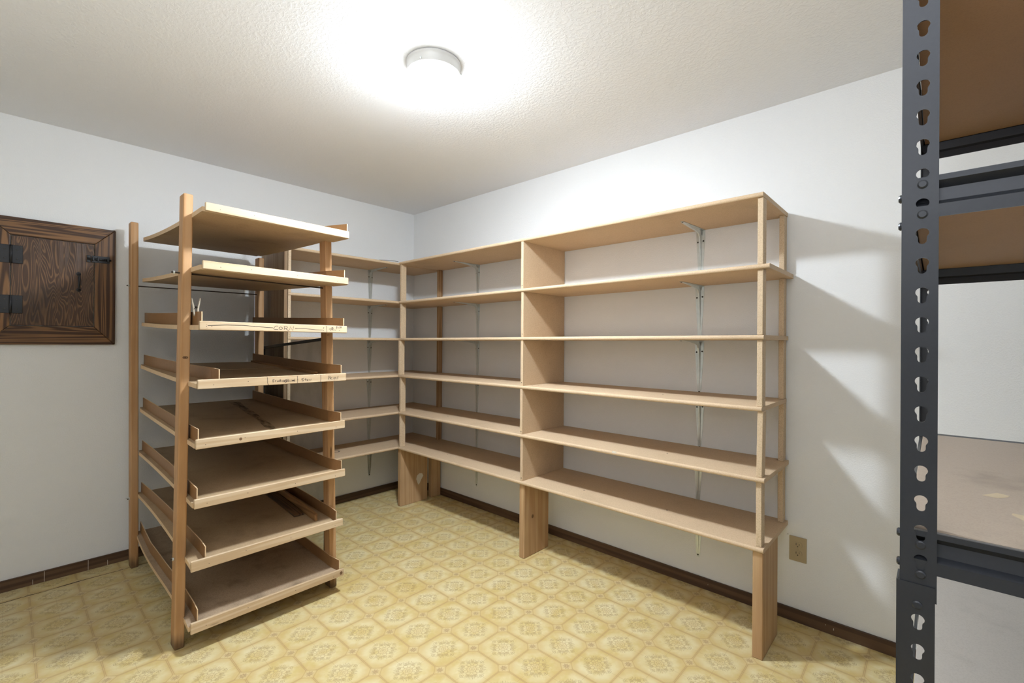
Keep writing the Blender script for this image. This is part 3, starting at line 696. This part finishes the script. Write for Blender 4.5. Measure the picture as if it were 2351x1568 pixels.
for zc in (1.7255, 1.469):
    h_ = box('hinge', -2.532, -2.441, -.0232, -.0212, zc - .046, zc + .046, M_iron, ht, .001)
    tube('hinge_pin', [(-2.4835, -.026, zc - .046), (-2.4835, -.026, zc + .046)], .0055, M_iron, h_, 10)
    for dx in (-2.522, -2.505, -2.462, -2.449):
        for dz in (-.034, .034): disc('screw', (dx, -.0233, zc + dz * (1 if (dx in (-2.522, -2.449)) else .7)), (0, -1, 0), .0042, .0012, M_hole, h_, 8)
la = box('latch', -2.176, -2.100, -.0242, -.0210, 1.722, 1.760, M_iron, ht, .001)
lb = box('latch', -2.197, -2.181, -.0222, -.0162, 1.722, 1.760, M_iron, ht, .001)
tube('bolt', [(-2.196, -.030, 1.741), (-2.094, -.030, 1.741)], .0052, M_iron, la, 10)
for x in (-2.170, -2.150, -2.108): box('guide', x - .004, x + .004, -.0375, -.024, 1.731, 1.752, M_iron, la, .001)
tube('bolt_knob', [(-2.120, -.033, 1.741), (-2.120, -.050, 1.741)], .005, M_iron, la, 8)
tube('handle', [(-2.229, -.016, 1.651), (-2.229, -.034, 1.648), (-2.229, -.040, 1.630), (-2.229, -.040, 1.584), (-2.229, -.034, 1.566), (-2.229, -.016, 1.563)], .0055, M_iron, ht, 8)
for z in (1.651, 1.563): disc('handle_foot', (-2.229, -.0161, z), (0, -1, 0), .010, .003, M_iron, ht, 12)

# ------------------------------------------------------------------ wall outlet
oy, oz = -3.0345, .337
ol = empty('wall_outlet', (-.003, oy, oz), 'almond duplex power outlet low on the wall beside the long shelving', 'outlet')
box('cover_plate', -.0055, -.0002, oy - .0352, oy + .0352, oz - .0572, oz + .0572, M_plate, ol, .0018)
for s_ in (.0195, -.0195):
    V = []; n = 20
    for k in range(n):
        a = 2 * math.pi * k / n; V.append((-.0055, oy + max(-.0172, min(.0172, .0185 * math.cos(a))), oz + s_ + max(-.0135, min(.0135, .0165 * math.sin(a)))))
    V += [(-.0078, y, z) for x, y, z in V]
    F = [tuple(range(n)), tuple(range(2 * n - 1, n - 1, -1))] + [(i, (i + 1) % n, n + (i + 1) % n, n + i) for i in range(n)]
    r_ = rec(mk('receptacle', V, F, M_plate, ol))
    box('slot', -.0081, -.0076, oy + .0052, oy + .0072, oz + s_ - .001, oz + s_ + .0085, M_hole, r_, 0)
    box('slot', -.0081, -.0076, oy - .0072, oy - .0055, oz + s_ + .0, oz + s_ + .0080, M_hole, r_, 0)
    disc('slot', (-.0077, oy, oz + s_ - .0065), (-1, 0, 0), .0026, .0005, M_hole, r_, 8)
disc('screw', (-.0055, oy, oz), (-1, 0, 0), .003, .0008, M_plate, ol, 8)
tag(disc('nail', (-.0001, -2.993, .396), (-1, 0, 0), .0018, .002, M_hole, None, 6), 'tiny dark nail head in the wall just above the outlet', 'nail')

# ------------------------------------------------------------------ charcoal steel shelving, cut by the right edge of the view
RX, RB, RY, RL = -1.706, -.80, -3.475, -4.45     # front plane, back plane, near end, far end
mr = empty('metal_shelving', ((RX + RB) / 2, (RY + RL) / 2, 0), 'charcoal steel boltless shelving with keyhole posts and brown boards', 'shelves')
PITCH = .0381
def plate_mesh(z0, z1, wd, holes, th=.0018):
    """plate in local (s,z) with keyhole cut-outs, as a mesh through a filled 2-D curve"""
    cu = bpy.data.curves.new('c', 'CURVE'); cu.dimensions = '2D'; cu.fill_mode = 'BOTH'; cu.extrude = th / 2
    def spl(P):
        s = cu.splines.new('POLY'); s.points.add(len(P) - 1); s.use_cyclic_u = True
        for k, (a, b) in enumerate(P): s.points[k].co = (a, b, 0, 1)
    spl([(0, z0), (wd, z0), (wd, z1), (0, z1)])
    for h in holes:
        P = []
        for d in range(-45, 226, 18): a = math.radians(d); P.append((wd * .56 + .0066 * math.cos(a), h + .0040 + .0062 * math.sin(a)))
        P.append((wd * .56 - .0043, h - .0022))
        for d in range(180, 361, 22): a = math.radians(d); P.append((wd * .56 + .0043 * math.cos(a), h - .0058 + .0044 * math.sin(a)))
        P.append((wd * .56 + .0043, h - .0022))
        spl(P)
    o = bpy.data.objects.new('c', cu); COL.objects.link(o)
    dg = bpy.context.evaluated_depsgraph_get(); me = bpy.data.meshes.new_from_object(o.evaluated_get(dg))
    bpy.data.objects.remove(o); bpy.data.curves.remove(cu)
    V = [tuple(v.co) for v in me.vertices]; F = [tuple(p.vertices) for p in me.polygons]; bpy.data.meshes.remove(me)
    return V, F
def angle_post(x, y, sx, sy, z0, z1, out=0.0, wd=.0352):
    """L-shaped upright; corner at (x,y); one face in the plane x, one in the plane y"""
    hs = [1.2793 + PITCH * k for k in range(-40, 30) if z0 + .014 < 1.2793 + PITCH * k < z1 - .012]
    V1, F1 = plate_mesh(z0, z1, wd, hs)
    V = [(x - out * sx * 1 + q * 0 + c * 1.0 * 1, y + sy * a, b) for a, b, c in V1 for q in (0,)]
    k = len(V); F = list(F1)
    V += [(x + sx * a, y + c, b) for a, b, c in V1]; F += [tuple(k + i for i in f) for f in F1]
    k = len(V)                                            # rounded corner
    for z in (z0, z1):
        for dx, dy in ((-.0009, .0028), (-.0004, .0008), (.0009, -.0004), (.0030, -.0009)): V.append((x + sx * dx, y + sy * dy, z))
    for q in range(3): F.append((k + q, k + q + 1, k + 5 + q, k + 4 + q))
    o = mk('post', V, F, M_steel, mr); return o
cols = []
ZJ = .985
angle_post(RX, RY, 1, -1, ZJ - .02, 1.98)
angle_post(RX - .0022, RY + .0032, 1, -1, 0, ZJ, wd=.0368)
angle_post(RB, RY, -1, -1, 0, 1.98)
angle_post(RX, RL, 1, 1, 0, 1.98)
angle_post(RB, RL, -1, 1, 0, 1.98)
def beam(axis, fixed, s, a0, a1, zb, dp=1.0):
    """step beam: upper ledge, recess, lower lip; s = direction pointing inwards"""
    hgt = .053
    pr = [(0, .046), (0, hgt), (.0035, hgt), (.016, hgt - .002), (.016, hgt - .0035), (.003, hgt - .0045), (.0035, .047), (.012, .040), (.010, .020), (.0015, .0165), (.0012, 0), (-.0006, 0), (-.0006, .016), (.008, .022), (.010, .038)]
    P = [(fixed + s * (a * dp + .0012), zb + b) for a, b in pr]
    return prism('beam', P, axis, a0, a1, M_steel, mr)
BZ = [1.795, 1.4545, 1.000, .655, .08]
for k, zb in enumerate(BZ):
    f1 = beam('Y', RX, 1, RY - .003, RL + .003, zb)
    f2 = beam('Y', RB, -1, RY - .003, RL + .003, zb)
    beam('X', RY, -1, RX + .003, RB - .003, zb, .3)
    beam('X', RL, 1, RX + .003, RB - .003, zb, .3)
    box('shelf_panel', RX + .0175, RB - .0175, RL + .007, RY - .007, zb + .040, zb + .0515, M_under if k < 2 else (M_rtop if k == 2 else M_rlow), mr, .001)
# rivets of the front beam seen in the keyholes of the near post
yk = RY - .0352 * .56
for zc in (1.5010, 1.4625, 1.0385, 1.0005):
    disc('rivet', (RX - .0006, yk, zc - .003), (-1, 0, 0), .0054, .0028, M_steel, mr, 16)
disc('rivet', (RX - .0028, yk + .003, .9585), (-1, 0, 0), .0054, .0028, M_steel, mr, 16)
for zc in (1.487, 1.4505, 1.0415, 1.0030, .966): disc('rivet', (RX + .016, RY + .0008, zc), (0, 1, 0), .0055, .0040, M_steel, mr, 12)
# spots where the face of the board has lifted
for pts in ([(-1.441, -3.563), (-1.425, -3.572), (-1.408, -3.582), (-1.416, -3.596), (-1.430, -3.592), (-1.446, -3.580)],
            [(-1.525, -3.590), (-1.535, -3.588), (-1.556, -3.598), (-1.560, -3.615), (-1.530, -3.612)]):
    mk('peeled_spot', [(a_, b_, BZ[2] + .0517) for a_, b_ in pts], [tuple(range(len(pts)))], M_fill2, mr)
